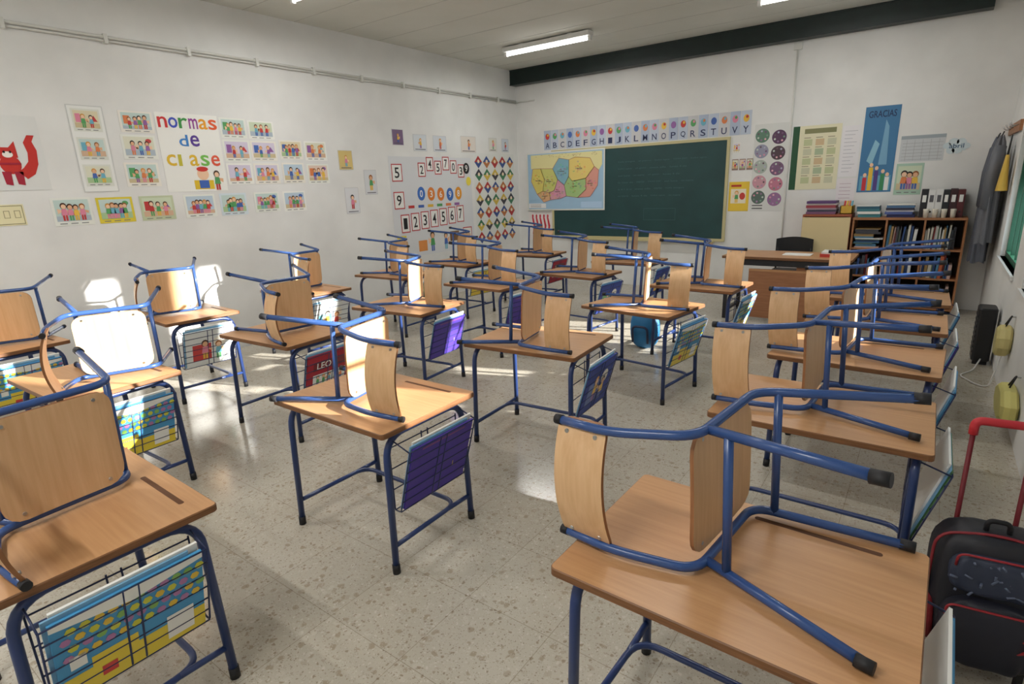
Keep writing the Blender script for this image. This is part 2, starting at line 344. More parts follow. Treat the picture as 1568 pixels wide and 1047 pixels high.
def books(kind,R):
    tilt=Vector((.09,0,.31)).normalized(); nrm=Vector((.31,0,-.09)).normalized()
    m=MB()
    def bk(off,th,h,w,y0,col,z0=.3):
        o=Vector((.350,y0,z0))+nrm*off
        a=[o,o+Vector((0,w,0)),o+Vector((0,w,0))+tilt*h,o+tilt*h]; b=[p+nrm*th for p in a]
        m.add(a+b,[(0,3,2,1),(4,5,6,7),(0,1,5,4),(1,2,6,5),(2,3,7,6),(3,0,4,7)],'paper',col); return b
    y0=-.195
    cs={'purple':srgb(72,50,152),'red':srgb(166,28,48),'hex':srgb(70,150,200),'blue':srgb(42,66,150),'cyan':srgb(80,150,196),'white':srgb(222,226,224),'yellow':srgb(218,190,70),'green':srgb(100,150,100)}
    bk(0,.008,.35,.38,y0+.01,W_); bk(.0085,.006,.34,.37,y0-.01,srgb(120,170,205))
    b=bk(.015,.009,.325,.395,y0,cs[kind]); F=Flat(b[0],(0,1,0),tilt,'gloss',.0007)
    if kind in('hex','cyan'):
        F.rect(.0,.0,.395,.09,srgb(228,204,60),1); F.rect(.08,.09,.2,.13,srgb(228,204,60),1)
        for i in range(11):
            for j in range(4): F.ell(.03+i*.034+(j%2)*.015,.17+j*.034,.014,.014,R.choice([srgb(205,205,60),srgb(130,180,90),srgb(225,190,60),srgb(175,120,170)]),2,6)
        F.rect(.28,.02,.36,.12,W_,2);F.rect(.03,.12,.07,.17,W_,2);F.rect(.1,.03,.14,.07,srgb(200,50,50),2)
        F.poly([(0,.3),(.2,.27),(.395,.3),(.395,.32),(0,.32)],srgb(240,240,235),3)
    elif kind=='red':
        F.rect(.05,.08,.33,.17,W_,1)
        for i in range(5): kid(F,.09+i*.05,.085,.08,2,R)
        F.rect(.05,.2,.33,.27,srgb(120,14,30),1); F.text('LEO',.08,.21,.2,.26,W_,2)
    elif kind in('blue','white','green'):
        F.rect(.05,.05,.2,.2,R.choice(BR),1);F.ell(.27,.2,.05,.05,srgb(230,225,210),1);kid(F,.15,.06,.18,2,R);kid(F,.26,.04,.17,2,R)
    elif kind=='purple':
        F.rect(.06,.30,.34,.31,srgb(120,60,120),1); F.text('L',.29,.1,.31,.13,srgb(200,170,80),1)
    elif kind=='yellow': kid(F,.12,.06,.18,2,R);F.ell(.28,.18,.05,.06,srgb(200,60,50),1)
    return m,F
def desk(x,y,rot,kind):
    e=bpy.data.objects.new('school_desk',None); COL.objects.link(e); e.location=(x,y,0); e.rotation_euler[2]=math.radians(rot); e.empty_display_size=.1
    for nm,me in (('frame_and_top',DM),('wire_rack',RM)):
        o=bpy.data.objects.new(nm,me); COL.objects.link(o); o.parent=e
    R=random.Random(int(x*100+y*10))
    m,F=books(kind,R); m.obj('workbooks',parent=e); F.obj('workbook_cover',parent=e)
    return e
A=lambda dx=-.38,dy=-.03,ph=0:(dx,dy,ph,1)
Bk=lambda dx=.335,dy=.03,ph=174:(dx,dy,ph,-1)
desks=[(2.0,-5.44,-1,'hex',A(-.37,-.02,5)),(2.07,-4.2,0,'purple',A(-.415,-.07,12)),(2.2,-2.92,4,'blue',A(-.42,-.12,11)),(2.36,-1.64,-8,'cyan',A(-.38,-.05,15)),(2.46,-.5,-3,'cyan',A(-.37,0,8)),
(.36,-4.82,2,'hex',A(-.20,.24,-22)),(.45,-3.62,3,'red',A(-.34,.06,-6)),(.55,-2.5,4,'purple',A(-.37,-.05,22)),(.5,-1.28,-4,'purple',A(-.36,-.02,12)),(1.0,-.3,-6,'blue',A(-.36,-.03,10)),(1.1,.85,0,'blue',A(-.36,0,14)),
(-1.2,-4.9,3,'hex',A(-.22,.20,-22)),(-1.05,-3.66,-4,'white',A(-.36,.05,-18)),(-1.08,-2.42,-3,'white',A(-.35,-.0,4)),(-1.0,-1.22,2,'green',A(-.35,.0,6)),(-.95,-.1,-4,'yellow',A(-.35,.0,8)),(-.55,1.1,2,'red',A(-.35,.0,8)),
(3.89,-4.53,-1,'hex',Bk(.335,.03,174)),(3.9,-3.28,0,'green',Bk(.355,.06,177)),(3.93,-2.3,-2,'cyan',Bk(.355,.0,174)),(3.95,-1.36,0,'purple',Bk(.355,.0,178)),(3.97,-.42,1,'cyan',Bk(.355,.0,175))]
for x,y,r,k,c in desks:
    desk(x,y,r,k); chair(x+c[0],y+c[1],c[2],c[3])
# ---------------------------------------------------------------- left wall art  (u = y, v = z)
LWo=(XL+.002,0,0)
def LF(mat='paper'): return Flat(LWo,(0,1,0),(0,0,1),mat)
Rg=random.Random(3)
def lcard(nm,y0,z1,y1,z0,n=3,**k):
    F=LF(); picture(F,y0,z0,y1,z1,n,Rg,**k); F.obj(nm)
F=LF(); F.sheet(-4.75,1.78,-4.13,2.37,srgb(222,223,220)); red=srgb(196,44,34); r2=srgb(166,28,52)
F.ell(-4.37,1.985,.07,.075,red,2,20); F.poly([(-4.44,2.03),(-4.46,2.17),(-4.41,2.12),(-4.36,2.12),(-4.315,2.17),(-4.31,2.04)],red,3)
F.poly([(-4.33,1.93),(-4.28,1.87),(-4.22,1.91),(-4.185,1.99),(-4.175,2.10),(-4.195,2.17),(-4.17,2.22),(-4.22,2.22),(-4.255,2.16),(-4.24,2.08),(-4.25,2.01),(-4.29,1.96)],red,3)
for y in (-4.41,-4.33): F.poly([(y-.03,1.93),(y-.02,1.83),(y+.025,1.82),(y+.03,1.93)],r2,3)
F.rect(-4.44,1.985,-4.30,2.0,r2,4)
F.ell(-4.375,2.065,.035,.025,srgb(240,235,225),4);F.ell(-4.395,2.085,.008,.01,srgb(10,10,10),5);F.ell(-4.355,2.085,.008,.01,srgb(10,10,10),5)
F.obj('fox_poster')
F=LF(); F.sheet(-4.62,1.50,-4.36,1.67,srgb(232,224,182)); F.frame(-4.61,1.51,-4.37,1.66,.004,srgb(120,110,70),2)
for i in range(3): F.frame(-4.57+i*.07,1.56,-4.53+i*.07,1.62,.004,srgb(140,130,90),2)
F.obj('yellow_sign_card')
F=LF(); F.sheet(-3.90,1.75,-3.62,2.49,srgb(236,237,233)); F.frame(-3.90,1.75,-3.62,2.49,.008,srgb(205,207,204),2)
for z in (2.27,2.03,1.80): picture(F,-3.87,z,-3.65,z+.19,2,Rg,bg=srgb(222,224,214),l0=1)
F.obj('rules_poster_strip')
for a in ((-3.50,2.47,-3.21,2.28),(-3.52,2.26,-3.22,2.04),(-3.54,2.01,-3.24,1.79),(-2.56,2.47,-2.27,2.27),(-2.56,2.25,-2.26,2.03),(-2.56,2.01,-2.27,1.79),(-2.25,2.46,-1.94,2.27),(-2.25,2.25,-1.94,2.04),(-2.25,2.01,-1.94,1.79),
    (-1.90,2.27,-1.60,2.06),(-1.57,2.27,-1.26,2.05),(-1.90,2.02,-1.61,1.79),(-1.57,2.01,-1.26,1.78)): lcard('class_rule_card',*a,n=Rg.choice((2,3,4)))
for a,b in zip(((-4.17,1.71,-3.87,1.47),(-3.83,1.70,-3.53,1.47),(-3.47,1.70,-3.16,1.47),(-3.06,1.70,-2.74,1.47),(-2.69,1.70,-2.39,1.47),(-2.30,1.70,-1.99,1.48),(-1.94,1.70,-1.64,1.47)),(None,srgb(225,205,60),srgb(195,205,170),None,srgb(214,226,232),None,None)): lcard('children_drawing_card',*a,n=Rg.choice((3,4,5)),bg=b)
F=LF(); F.sheet(-3.19,1.73,-2.58,2.48,srgb(240,240,234))
cl=[srgb(*c) for c in ((205,40,40),(60,80,190),(60,150,70),(150,60,150),(235,160,30),(225,90,40))]
for i,ch in enumerate('normas'): F.text(ch,-3.17+i*.098,2.34,-3.17+i*.098+.088,2.44,cl[i],3)
for i,ch in enumerate('de'): F.text(ch,-3.0+i*.11,2.17,-3.0+i*.11+.09,2.28,[srgb(60,130,200),srgb(90,60,150)][i],3)
for i,ch in enumerate('clase'): F.text(ch,-3.15+i*.11,1.98,-3.15+i*.11+(.09 if ch!='l' else .035),2.09,[srgb(225,185,50),srgb(200,190,60),srgb(225,185,50),srgb(120,190,80),srgb(225,90,60)][i],3)
F.rect(-2.92,1.75,-2.72,1.84,srgb(225,190,40),2);F.ell(-2.82,1.90,.06,.06,SK[0],3);F.rect(-2.87,1.76,-2.77,1.84,srgb(60,100,180),3);F.ell(-2.82,1.95,.06,.025,srgb(205,50,40),4);kid(F,-2.68,1.74,.2,4,Rg)
F.obj('class_rules_sign')
for a,c in (((-1.09,2.18,-.87,1.94),srgb(214,190,120)),((-.71,1.94,-.50,1.62),srgb(216,218,220)),((-1.05,1.72,-.83,1.39),srgb(220,222,224)),((-.15,2.48,.06,2.27),srgb(120,96,130)),((.25,2.43,.52,2.20),srgb(214,220,224)),((.66,2.43,.95,2.20),srgb(210,216,222)),((1.29,2.45,1.66,2.20),srgb(226,218,208)),((2.0,2.45,2.22,2.23),srgb(222,220,208)),((2.36,2.45,2.56,2.23),srgb(206,214,222))):
    F=LF(); picture(F,a[0],a[3],a[2],a[1],1,Rg,bg=c,scene=False); F.frame(a[0],a[3],a[2],a[1],.006,srgb(200,200,200),2); F.rect(a[0]+.03,a[3]+.02,a[2]-.03,a[3]+.03,srgb(90,90,100),2); F.obj('small_drawing')
F=LF(); F.sheet(-.26,.70,1.50,2.12,srgb(218,220,222)); dk=srgb(25,25,30); rd=srgb(190,60,62)
def numcard(y,z,w,h,t,fc=rd,tc=dk,bg=W_,l=2):
    F.rect(y,z,y+w,z+h,bg,l); F.frame(y,z,y+w,z+h,.014,fc,l+1); F.text(t,y+w*.28,z+h*.2,y+w*.72,z+h*.8,tc,l+1)
for i in range(7): numcard(-.12+i*.202,1.06+.012*i,.17,.26,str(i+1))
for i,(t,c) in enumerate(zip('0369',[(60,110,190),(225,130,50),(225,130,50),(60,110,190)])):
    y=.33+i*.21; F.ell(y,1.60-.01*i,.08,.10,srgb(*c),2,18); F.text(t,y-.03,1.55-.01*i,y+.03,1.65-.01*i,W_,3)
F.ell(1.16,1.58,.08,.1,srgb(225,150,40),2,18);F.text('8',1.13,1.53,1.19,1.63,W_,3)
numcard(-.22,1.78,.2,.24,'5');numcard(-.22,1.40,.2,.24,'9');numcard(1.22,.78,.22,.26,'8')
F.rect(-.22,.95,-.04,1.02,srgb(232,210,60),2);F.rect(-.2,.75,-.02,.93,srgb(70,60,110),2);kid(F,-.11,.76,.15,3,Rg)
for i,z in enumerate((1.84,1.92,1.87,1.93,1.88,1.82)): numcard(.30+i*.175,z,.15,.2,'245703'[i],l=2+2*(i%2))
F.ell(1.38,1.96,.075,.085,dk,6,18);F.text('9',1.35,1.91,1.41,2.01,W_,7);F.ell(1.42,1.76,.06,.07,srgb(240,220,80),6)
kid(F,.5,.74,.3,3,Rg);F.rect(.9,.85,1.12,1.0,srgb(120,90,60),2);F.rect(.2,.76,.38,.92,srgb(230,150,80),2);kid(F,.8,.74,.26,3,Rg)
for k in range(6): F.rect(.05+.2*k,1.40,.17+.2*k,1.44,BR[k],2)
F.obj('number_chart')
F=LF(); F.sheet(1.58,.72,2.70,2.20,srgb(224,226,222)); dc=[srgb(*c) for c in ((180,56,56),(64,124,90),(60,86,146),(214,184,80),(190,120,70),(64,64,74))]
for i in range(5):
    for j in range(7):
        y=1.70+i*.22;z=.83+j*.205
        c=dc[(i*2+j)%6]; F.poly([(y,z-.1),(y+.1,z),(y,z+.1),(y-.1,z)],c,2); F.poly([(y,z-.1),(y+.1,z),(y-.1,z)],dc[(i*2+j+2)%6],3); F.ell(y,z+.01,.03,.03,srgb(235,220,190),4,8)
F.obj('diamond_pattern_chart')
# ---------------------------------------------------------------- far wall art (u=x,v=z)
def FF(mat='paper'): return Flat((0,YF-.002,0),(1,0,0),(0,0,1),mat)
F=FF(); al='ABCDEFGHIJKLMNOPQRSTUVY'
n=len(al); w=3.42/n
for i,c in enumerate(al):
    x=-1.44+i*w; bg=[srgb(176,188,208),srgb(190,200,216),srgb(204,204,206)][i%3]
    F.sheet(x+.004,2.235,x+w-.004,2.55,bg); F.text(c,x+w*.25,2.26,x+w*.75,2.35,srgb(40,50,90),2)
    F.ell(x+w*.5,2.45,w*.27,.05,BR[(i*3)%8],2); F.ell(x+w*.5+.01,2.47,w*.12,.02,BR[(i*5+2)%8],3)
F.obj('alphabet_strip')
m=MB(); x0,x1,z0,z1=-1.24,1.67,.79,2.18
m.box((x0,YF-.02,z0),(x1,YF,z1),'board')
for a,b in (((x0-.04,YF-.03,z0-.04),(x1+.04,YF,z0)),((x0-.04,YF-.03,z1),(x1+.04,YF,z1+.04)),((x0-.04,YF-.03,z0),(x0,YF,z1)),((x1,YF-.03,z0),(x1+.04,YF,z1))): m.box(a,b,'bframe')
m.box((x0+.3,YF-.10,z0-.055),(x1-.1,YF-.0,z0-.04),'bframe')
e=bpy.data.objects.new('chalkboard',None);COL.objects.link(e); o=m.obj('board_and_frame',parent=e)
F=Flat((0,YF-.021,0),(1,0,0),(0,0,1)); ck=srgb(64,100,98); Rc=random.Random(5)
words=['lunes 4 de','marzo','la casa de','mi mama','el perro','come pan','a e i o u','sol luna','mesa silla','hola amigos','el gato','bebe agua']
for r in range(6):
    x=-.02
    while x<1.2-.1*(r%3):
        t=Rc.choice(words); wd=.026*len(t); F.text(t,x,1.95-r*.105,x+wd,1.975-r*.105,ck,1); x+=wd+.06
F.frame(.43,1.06,.95,1.24,.005,ck,1)
F.obj('chalk_writing',parent=e)
F=FF(); F.o=Vector((0,YF-.033,0)); F.e=.0015; F.sheet(-1.79,1.22,-.25,2.20,srgb(160,194,220)); F.frame(-1.79,1.22,-.25,2.20,.022,srgb(225,225,215),2)
pr=[([(-1.70,1.72),(-1.58,1.50),(-1.46,1.55),(-1.42,1.75),(-1.50,1.93),(-1.66,1.93)],(222,206,110)),
([(-1.58,1.50),(-1.44,1.36),(-1.30,1.40),(-1.33,1.52),(-1.46,1.55)],(222,176,130)),
([(-1.46,1.55),(-1.33,1.52),(-1.22,1.56),(-1.15,1.74),(-1.25,1.92),(-1.50,1.93),(-1.42,1.75)],(206,206,120)),
([(-1.25,1.92),(-1.15,1.74),(-1.02,1.64),(-.93,1.78),(-.92,2.05),(-1.12,2.09)],(130,176,190)),
([(-1.33,1.52),(-1.30,1.40),(-1.10,1.42),(-.98,1.46),(-1.02,1.64),(-1.15,1.74),(-1.22,1.56)],(214,156,172)),
([(-.93,1.78),(-.86,1.70),(-.60,1.74),(-.44,1.92),(-.52,2.06),(-.80,2.09),(-.92,2.05)],(230,206,120)),
([(-1.02,1.64),(-.98,1.46),(-.76,1.43),(-.60,1.56),(-.60,1.74),(-.86,1.70),(-.93,1.78)],(166,196,130)),
([(-.76,1.43),(-.52,1.44),(-.38,1.62),(-.36,1.86),(-.44,1.92),(-.60,1.74),(-.60,1.56)],(220,156,140)),
([(-1.70,1.93),(-1.66,1.93),(-1.50,1.93),(-1.25,1.92),(-1.12,2.09),(-.92,2.05),(-.80,2.09),(-.52,2.06),(-.44,1.92),(-.36,1.86),(-.30,1.95),(-.30,2.16),(-1.70,2.16)],(228,220,160))]
Rm=random.Random(9)
for k,(p,c) in enumerate(pr):
    F.poly(p,srgb(*c),3)
    cx=sum(a for a,b in p)/len(p);cz=sum(b for a,b in p)/len(p)
    if k<8:
        F.rect(cx-.05,cz-.005,cx+.05,cz+.005,srgb(100,90,80),5); F.ell(cx-.02,cz+.035,.009,.009,srgb(190,60,50),5,8)
        for t in range(22):
            a=Rm.uniform(0,6.28);d=Rm.uniform(.02,.115); ax,az=cx+d*math.cos(a)*1.1,cz+d*math.sin(a); F.poly([(ax+Rm.uniform(.012,.03)*math.cos(q*1.05),az+Rm.uniform(.010,.024)*math.sin(q*1.05)) for q in range(6)],srgb(*[min(255,max(0,v+Rm.randint(-26,20))) for v in c]),4+.01*t); F.rect(ax-.012,az-.0015,ax+.014,az+.0015,srgb(120,106,96),5)
        for q in range(len(p)):
            (a,b),(c2,d)=p[q],p[(q+1)%len(p)]; dx,dz=c2-a,d-b; Ln=math.hypot(dx,dz); nx,nz=-dz/Ln*.003,dx/Ln*.003; F.poly([(a+nx,b+nz),(a-nx,b-nz),(c2-nx,d-nz),(c2+nx,d+nz)],srgb(180,110,100),6)
for t in range(40):
    ax=Rm.uniform(-1.66,-.4);az=Rm.uniform(2.1,2.15); F.rect(ax,az,ax+.02,az+.004,srgb(140,120,90),5)
F.rect(-1.76,1.26,-1.4,1.34,srgb(235,235,235),3);F.rect(-.7,1.26,-.3,1.36,srgb(180,208,235),3)
for t in range(4): F.rect(-1.73,1.27+.016*t,-1.5,1.274+.016*t,srgb(120,120,120),4)
F.obj('regional_map')
F=FF(); F.sheet(-1.80,.70,-1.30,1.19,srgb(232,226,224))
for i in range(5): F.poly([(-1.72+i*.08,.80),(-1.69+i*.08,.80),(-1.66+i*.08,.95),(-1.70+i*.08,1.1),(-1.73+i*.08,1.1),(-1.70+i*.08,.94)],srgb(200,40,60),2); F.ell(-1.71+i*.08,1.12,.018,.03,srgb(200,40,60),3)
F.obj('red_figures_poster')
def fcard(nm,x0,z1,x1,z0,n=1,**k):
    F=FF(); picture(F,x0,z0,x1,z1,n,Rg,**k); return F.obj(nm)
fcard('class_photo',1.75,2.13,1.85,2.0,1)
for x in (1.75,1.85,1.95): fcard('class_photo',x,1.91,x+.085,1.76,1,bg=srgb(150,120,110))
F=FF(); F.sheet(1.73,1.19,2.01,1.60,srgb(232,196,60)); F.rect(1.76,1.30,1.97,1.50,srgb(235,225,200),2); kid(F,1.84,1.31,.17,3,Rg); F.ell(1.92,1.4,.04,.05,srgb(200,60,50),3); F.rect(1.76,1.53,1.9,1.56,srgb(190,60,40),2); F.obj('yellow_poster')
F=FF(); F.sheet(2.03,1.19,2.465,2.35,srgb(216,217,213)); cc=[(96,130,110),(90,60,90),(150,150,170),(80,60,70),(170,180,170),(120,90,120),(200,150,160),(190,120,140),(90,110,100),(150,110,150)]
for i in range(2):
    for j in range(5):
        x=2.135+i*.215;z=2.20-j*.205-.03*i; F.ell(x,z,.092,.092,srgb(*cc[(j*2+i)%10]),2,22)
        for k in range(7): a=k*.9; F.ell(x+.06*math.cos(a),z+.06*math.sin(a),.014,.014,srgb(*[min(255,v+26) for v in cc[(j+k)%10]]),3,6)
for z in (1.22,1.26): F.rect(2.06,z,2.2,z+.015,srgb(90,90,90),2)
F.obj('food_wheel_poster')
F=FF(); F.sheet(2.52,1.47,3.09,2.28,srgb(226,221,188)); F.rect(2.52,1.47,2.60,2.28,srgb(30,80,50),2)
F.rect(2.66,2.18,3.03,2.24,srgb(130,130,90),2)
for i in range(3):
    for j in range(5): F.rect(2.66+i*.14,1.55+j*.12,2.76+i*.14,1.63+j*.12,[srgb(190,196,150),srgb(206,180,140),srgb(200,200,170),srgb(170,184,150)][(i+j*2)%4],2); F.rect(2.66+i*.14,1.645+j*.12,2.74+i*.14,1.653+j*.12,srgb(130,120,96),2)
F.obj('nutrition_poster')
F=FF(); F.sheet(3.10,1.62,3.31,2.24,srgb(230,228,230));
for j in range(12): F.rect(3.13,1.68+j*.045,3.22+.05*((j*7)%3)/2,1.684+j*.045,srgb(150,150,160),2)
F.obj('list_sheet')
F=FF(); F.sheet(3.10,1.30,3.31,1.60,srgb(230,224,226)); 
for j in range(5): F.rect(3.13,1.35+j*.045,3.26,1.354+j*.045,srgb(170,130,150),2)
F.obj('list_sheet')
F=FF(); F.sheet(3.33,1.42,3.70,2.44,srgb(62,120,164)); F.rect(3.35,1.44,3.68,1.62,srgb(100,165,192),2)
F.text('GRACIAS',3.37,2.31,3.66,2.39,srgb(20,50,90),3)
for i,(a,c) in enumerate(((3.38,(200,50,60)),(3.44,(230,190,60)),(3.50,(80,60,130)),(3.57,(60,140,90)),(3.62,(230,230,225)))): F.rect(a,1.44,a+.045,1.60+.04*((i*3)%4),srgb(*c),3); F.ell(a+.022,1.63+.04*((i*3)%4),.02,.025,SK[0],4,10)
F.poly([(3.53,1.75),(3.62,1.75),(3.60,2.2),(3.56,2.28)],srgb(120,170,200),3);F.poly([(3.4,1.8),(3.46,1.75),(3.52,2.0),(3.47,2.05)],srgb(140,190,210),3)
F.obj('thank_you_poster')
F=FF(); F.sheet(3.74,1.77,4.18,2.07,srgb(202,206,208)); F.rect(3.74,2.03,4.18,2.07,srgb(160,170,176),2)
for j in range(6): F.rect(3.76,1.79+j*.038,4.16,1.794+j*.038,srgb(160,162,164),2)
for i in range(5): F.rect(3.80+i*.08,1.78,3.803+i*.08,2.02,srgb(160,160,160),3)
F.obj('timetable_sheet')
F=FF(); c=srgb(206,220,224)
F.sheet(4.20,1.87,4.38,1.97,c)
for x,z,a in ((4.20,1.93,.04),(4.26,1.97,.05),(4.33,1.97,.045),(4.38,1.92,.04),(4.3,1.88,.05),(4.24,1.87,.04)): F.ell(x,z,a,a*.85,c,2); 
F.text('abril',4.22,1.90,4.36,1.95,srgb(80,110,140),4); F.obj('cloud_cutout')
fcard('animal_poster',3.73,1.75,4.01,1.38,3,bg=srgb(170,200,180))
# ---------------------------------------------------------------- teacher desk
m=MB()
m.rrect(2.86,1.44,1.36,.68,.735,.765,.015,.003,'tdesk','edge')
for x in (2.24,3.48):
    for y in (1.14,1.74): m.box((x-.02,y-.02,0),(x+.02,y+.02,.735),'black')
    m.box((x-.02,1.14,.08),(x+.02,1.74,.11),'black')
m.box((2.24,1.13,.66),(3.48,1.15,.735),'black');m.box((2.24,1.73,.66),(3.48,1.75,.735),'black')
m.box((2.50,1.11,.05),(3.50,1.13,.62),'tpanel'); m.box((2.50,1.105,.60),(3.50,1.135,.625),'tdesk')
m.box((3.0,1.16,.45),(3.44,1.70,.72),'tpanel')
m.obj('teacher_desk')
m=MB()
m.rrect(2.95,1.45,.30,.21,.7655,.772,.005,.001,'paper','paper',W_); m.box((3.20,1.3,.7655),(3.42,1.6,.80),'paper',srgb(190,60,50)); m.box((3.21,1.32,.80),(3.41,1.58,.82),'paper',srgb(230,230,225)); m.obj('desk_papers')
m=MB(); cx,cy=2.75,2.12
for x in (-.2,.2):
    m.tube([(cx+x,cy-.2,.0),(cx+x,cy-.2,.44),(cx+x,cy+.18,.44),(cx+x,cy+.2,.0)],.012,'black',10,fr=.04)
    m.tube([(cx+x,cy+.17,.44),(cx+x,cy+.22,.86)],.012,'black',10)
m.rrect(cx,cy,.44,.42,.45,.48,.05,.008,'black','black')
def tb(u,v,): return Vector((cx-.22+.44*u,cy+.20+.05*math.sin(math.pi*u),.62+.24*v+.025*math.sin(math.pi*u)*v))
m.grid(lambda u,v:tb(u,v)-Vector((0,.012,0)),10,4,'black'); m.grid(lambda u,v:tb(1-u,v)+Vector((0,.012,0)),10,4,'black')
m.obj('teacher_chair')
# ---------------------------------------------------------------- cabinet & bookshelf
m=MB(); x0,x1,y0,y1=2.80,3.35,2.42,2.81
m.box((x0,y0,0),(x0+.02,y1,1.14),'redwood');m.box((x1-.02,y0,0),(x1,y1,1.14),'redwood');m.box((x0,y0,1.14),(x1,y1,1.165),'redwood');m.box((x0,y1-.01,0),(x1,y1,1.14),'redwood')
m.box((x0+.005,y0-.02,.06),(x1-.005,y0,1.13),'cream'); m.box((x0,y0+.02,0),(x1,y1,.06),'redwood')
m.tube([(x1-.06,y0-.02,.62),(x1-.06,y0-.045,.62),(x1-.06,y0-.045,.74),(x1-.06,y0-.02,.74)],.005,'rivet',8,fr=.01)
m.obj('storage_cabinet')
m=MB(); x0,x1=3.37,4.50
for x in (x0,3.72,4.10,x1-.02): m.box((x,y0,0),(x+.02,y1,1.10),'shelfwood')
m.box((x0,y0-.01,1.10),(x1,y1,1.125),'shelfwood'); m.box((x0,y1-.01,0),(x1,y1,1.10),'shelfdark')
for z in (.04,.40,.74): m.box((x0,y0+.005,z),(x1,y1,z+.02),'shelfwood')
m.obj('bookshelf')
R=random.Random(11); m=MB()
bc=[srgb(*c) for c in ((60,60,66),(120,40,40),(40,70,120),(200,195,180),(90,110,90),(160,130,80),(210,210,205),(30,40,50),(180,90,50),(70,120,150),(190,160,150))]
for (xa,xb) in ((3.395,3.715),(3.745,4.095),(4.125,4.475)):
    for zs,H in ((.06,.30),(.42,.28),(.76,.30)):
        if R.random()<.45:
            z=zs; 
            while z<zs+H*.75:
                t=R.uniform(.008,.032); wv=R.uniform(.2,.3); xo=R.uniform(0,.03); m.box((xa+xo,2.44+R.uniform(0,.03),z),(xa+xo+wv,2.72,z+t),'paper',R.choice(bc)); z+=t+.0005
        else:
            x=xa
            while x<xb-.06:
                t=R.uniform(.010,.034); h=R.uniform(.55,.95)*H; m.box((x,2.44+R.uniform(0,.05),zs),(x+t,2.70,zs+h),'paper',R.choice(bc),rot=Matrix.Rotation(R.uniform(-.02,.07),3,'Y'),piv=(x,2.5,zs)); x+=t+.004
m.obj('shelf_books')
def stack(nm,x,z,w,cols,ts,y=2.5,d=.26,j=.015):
    m=MB(); R=random.Random(int(x*50))
    for c,t in zip(cols,ts):
        dx=R.uniform(-j,j); m.box((x+dx,y+R.uniform(0,.02),z),(x+dx+w,y+d,z+t),'paper',srgb(*c)); z+=t+.0005
    m.obj(nm)
stack('book_stack',2.82,1.1655,.34,((120,80,110),(60,60,80),(160,140,150),(150,60,70),(210,205,200),(90,60,110)),(.03,.025,.02,.035,.02,.03))
stack('book_stack',3.40,1.1255,.24,((60,130,140),(230,230,225),(60,120,130),(40,90,110),(220,220,215)),(.04,.03,.03,.03,.01))
stack('book_stack',3.70,1.1255,.28,((30,40,90),(70,90,150),(200,200,210),(40,40,60),(90,130,170),(225,222,214)),(.035,.03,.02,.025,.03,.012))
m=MB(); X,Y,Z=3.205,2.52,1.1655
m.box((X,Y,Z),(X+.14,Y+.24,Z+.01),'paper',srgb(200,160,60))
for a,b in (((X,Y,Z),(X+.14,Y+.01,Z+.10)),((X,Y+.23,Z),(X+.14,Y+.24,Z+.10)),((X,Y,Z),(X+.01,Y+.24,Z+.10)),((X+.13,Y,Z),(X+.14,Y+.24,Z+.10))): m.box(a,b,'paper',srgb(205,165,60))
for i in range(4): m.tube([(X+.03+.027*i,Y+.1,Z+.012),(X+.03+.027*i+.01,Y+.1,Z+.16)],.011,'paper',8,col=BR[i*2])
m.obj('craft_crate')
m=MB(); X=4.03
for i,(t,c) in enumerate(((.07,(30,30,34)),(.07,(228,228,226)),(.07,(225,225,222)),(.065,(34,36,40)),(.07,(60,30,34)),(.07,(90,34,38)))):
    m.box((X,2.52,1.1255),(X+t-.003,2.78,1.126+.32-.01*(i%2)),'paper',srgb(*c)); m.box((X+.015,2.5185,1.30),(X+t-.018,2.52,1.38),'paper',srgb(240,240,235) if c[0]<100 else srgb(90,90,95)); m.tube([(X+t/2,2.521,1.19),(X+t/2,2.518,1.19)],.012,'black',10); X+=t
m.obj('ring_binders')
for i in range(4):
    m=MB(); px=4.10+i*.085; py=2.46
    prof=[(.0,1.1255),(.026,1.1255),(.032,1.21),(.034,1.225),(.030,1.225),(.026,1.135),(0,1.135)]
    vs=[];fs=[];n=14
    for r_,z_ in prof:
        for k in range(n): vs.append((px+r_*math.cos(6.2832*k/n)*.9,py+r_*math.sin(6.2832*k/n)*.9,z_))
    for j in range(len(prof)-1):
        for k in range(n): fs.append((j*n+k,j*n+(k+1)%n,(j+1)*n+(k+1)%n,(j+1)*n+k))
    m.add(vs,fs,'paper',srgb(232,226,210),True); m.obj('paper_cup')
# ---------------------------------------------------------------- coats in corner
def coat(nm,x,y,z0,z1,w,col,seed):
    m=MB(); R=random.Random(seed); ph=R.random()*6
    def f(u,v):
        a=u*2*math.pi; wid=w*(.35+.75*min(1,v*3.2)**.6)*(1+.12*v) if v>0 else w*.3
        fold=1+.16*math.sin(a*5+ph+v*2)+.08*math.sin(a*9+v*5)
        return Vector((x+math.sin(a)*wid*.5*fold,y+math.cos(a)*wid*fold,z1-(z1-z0)*v+.012*math.sin(a*5+ph)))
    m.grid(f,44,16,'paper',col)
    m.tube([(x-.01,y,z1-.02),(x+.01,y,z1+.045)],.006,'black',6)
    for s in (-1,1):
        m.tube([(x,y+s*w*.6,z1-.10),(x-.03,y+s*w*.98,z1-.36),(x-.04,y+s*w*.9,z1-.72)],[.05,.05,.042],'paper',10,col=col)
    return m.obj(nm)
m=MB(); m.box((4.735,1.62,2.0),(4.76,2.82,2.10),'shelfwood')
for y in (1.75,1.95,2.27,2.6): m.tube([(4.74,y,2.06),(4.69,y,2.05),(4.67,y,2.09)],.006,'rivet',8,fr=.02)
m.obj('coat_rack')
coat('hanging_coat',4.64,2.64,.85,1.97,.10,srgb(56,60,70),1)
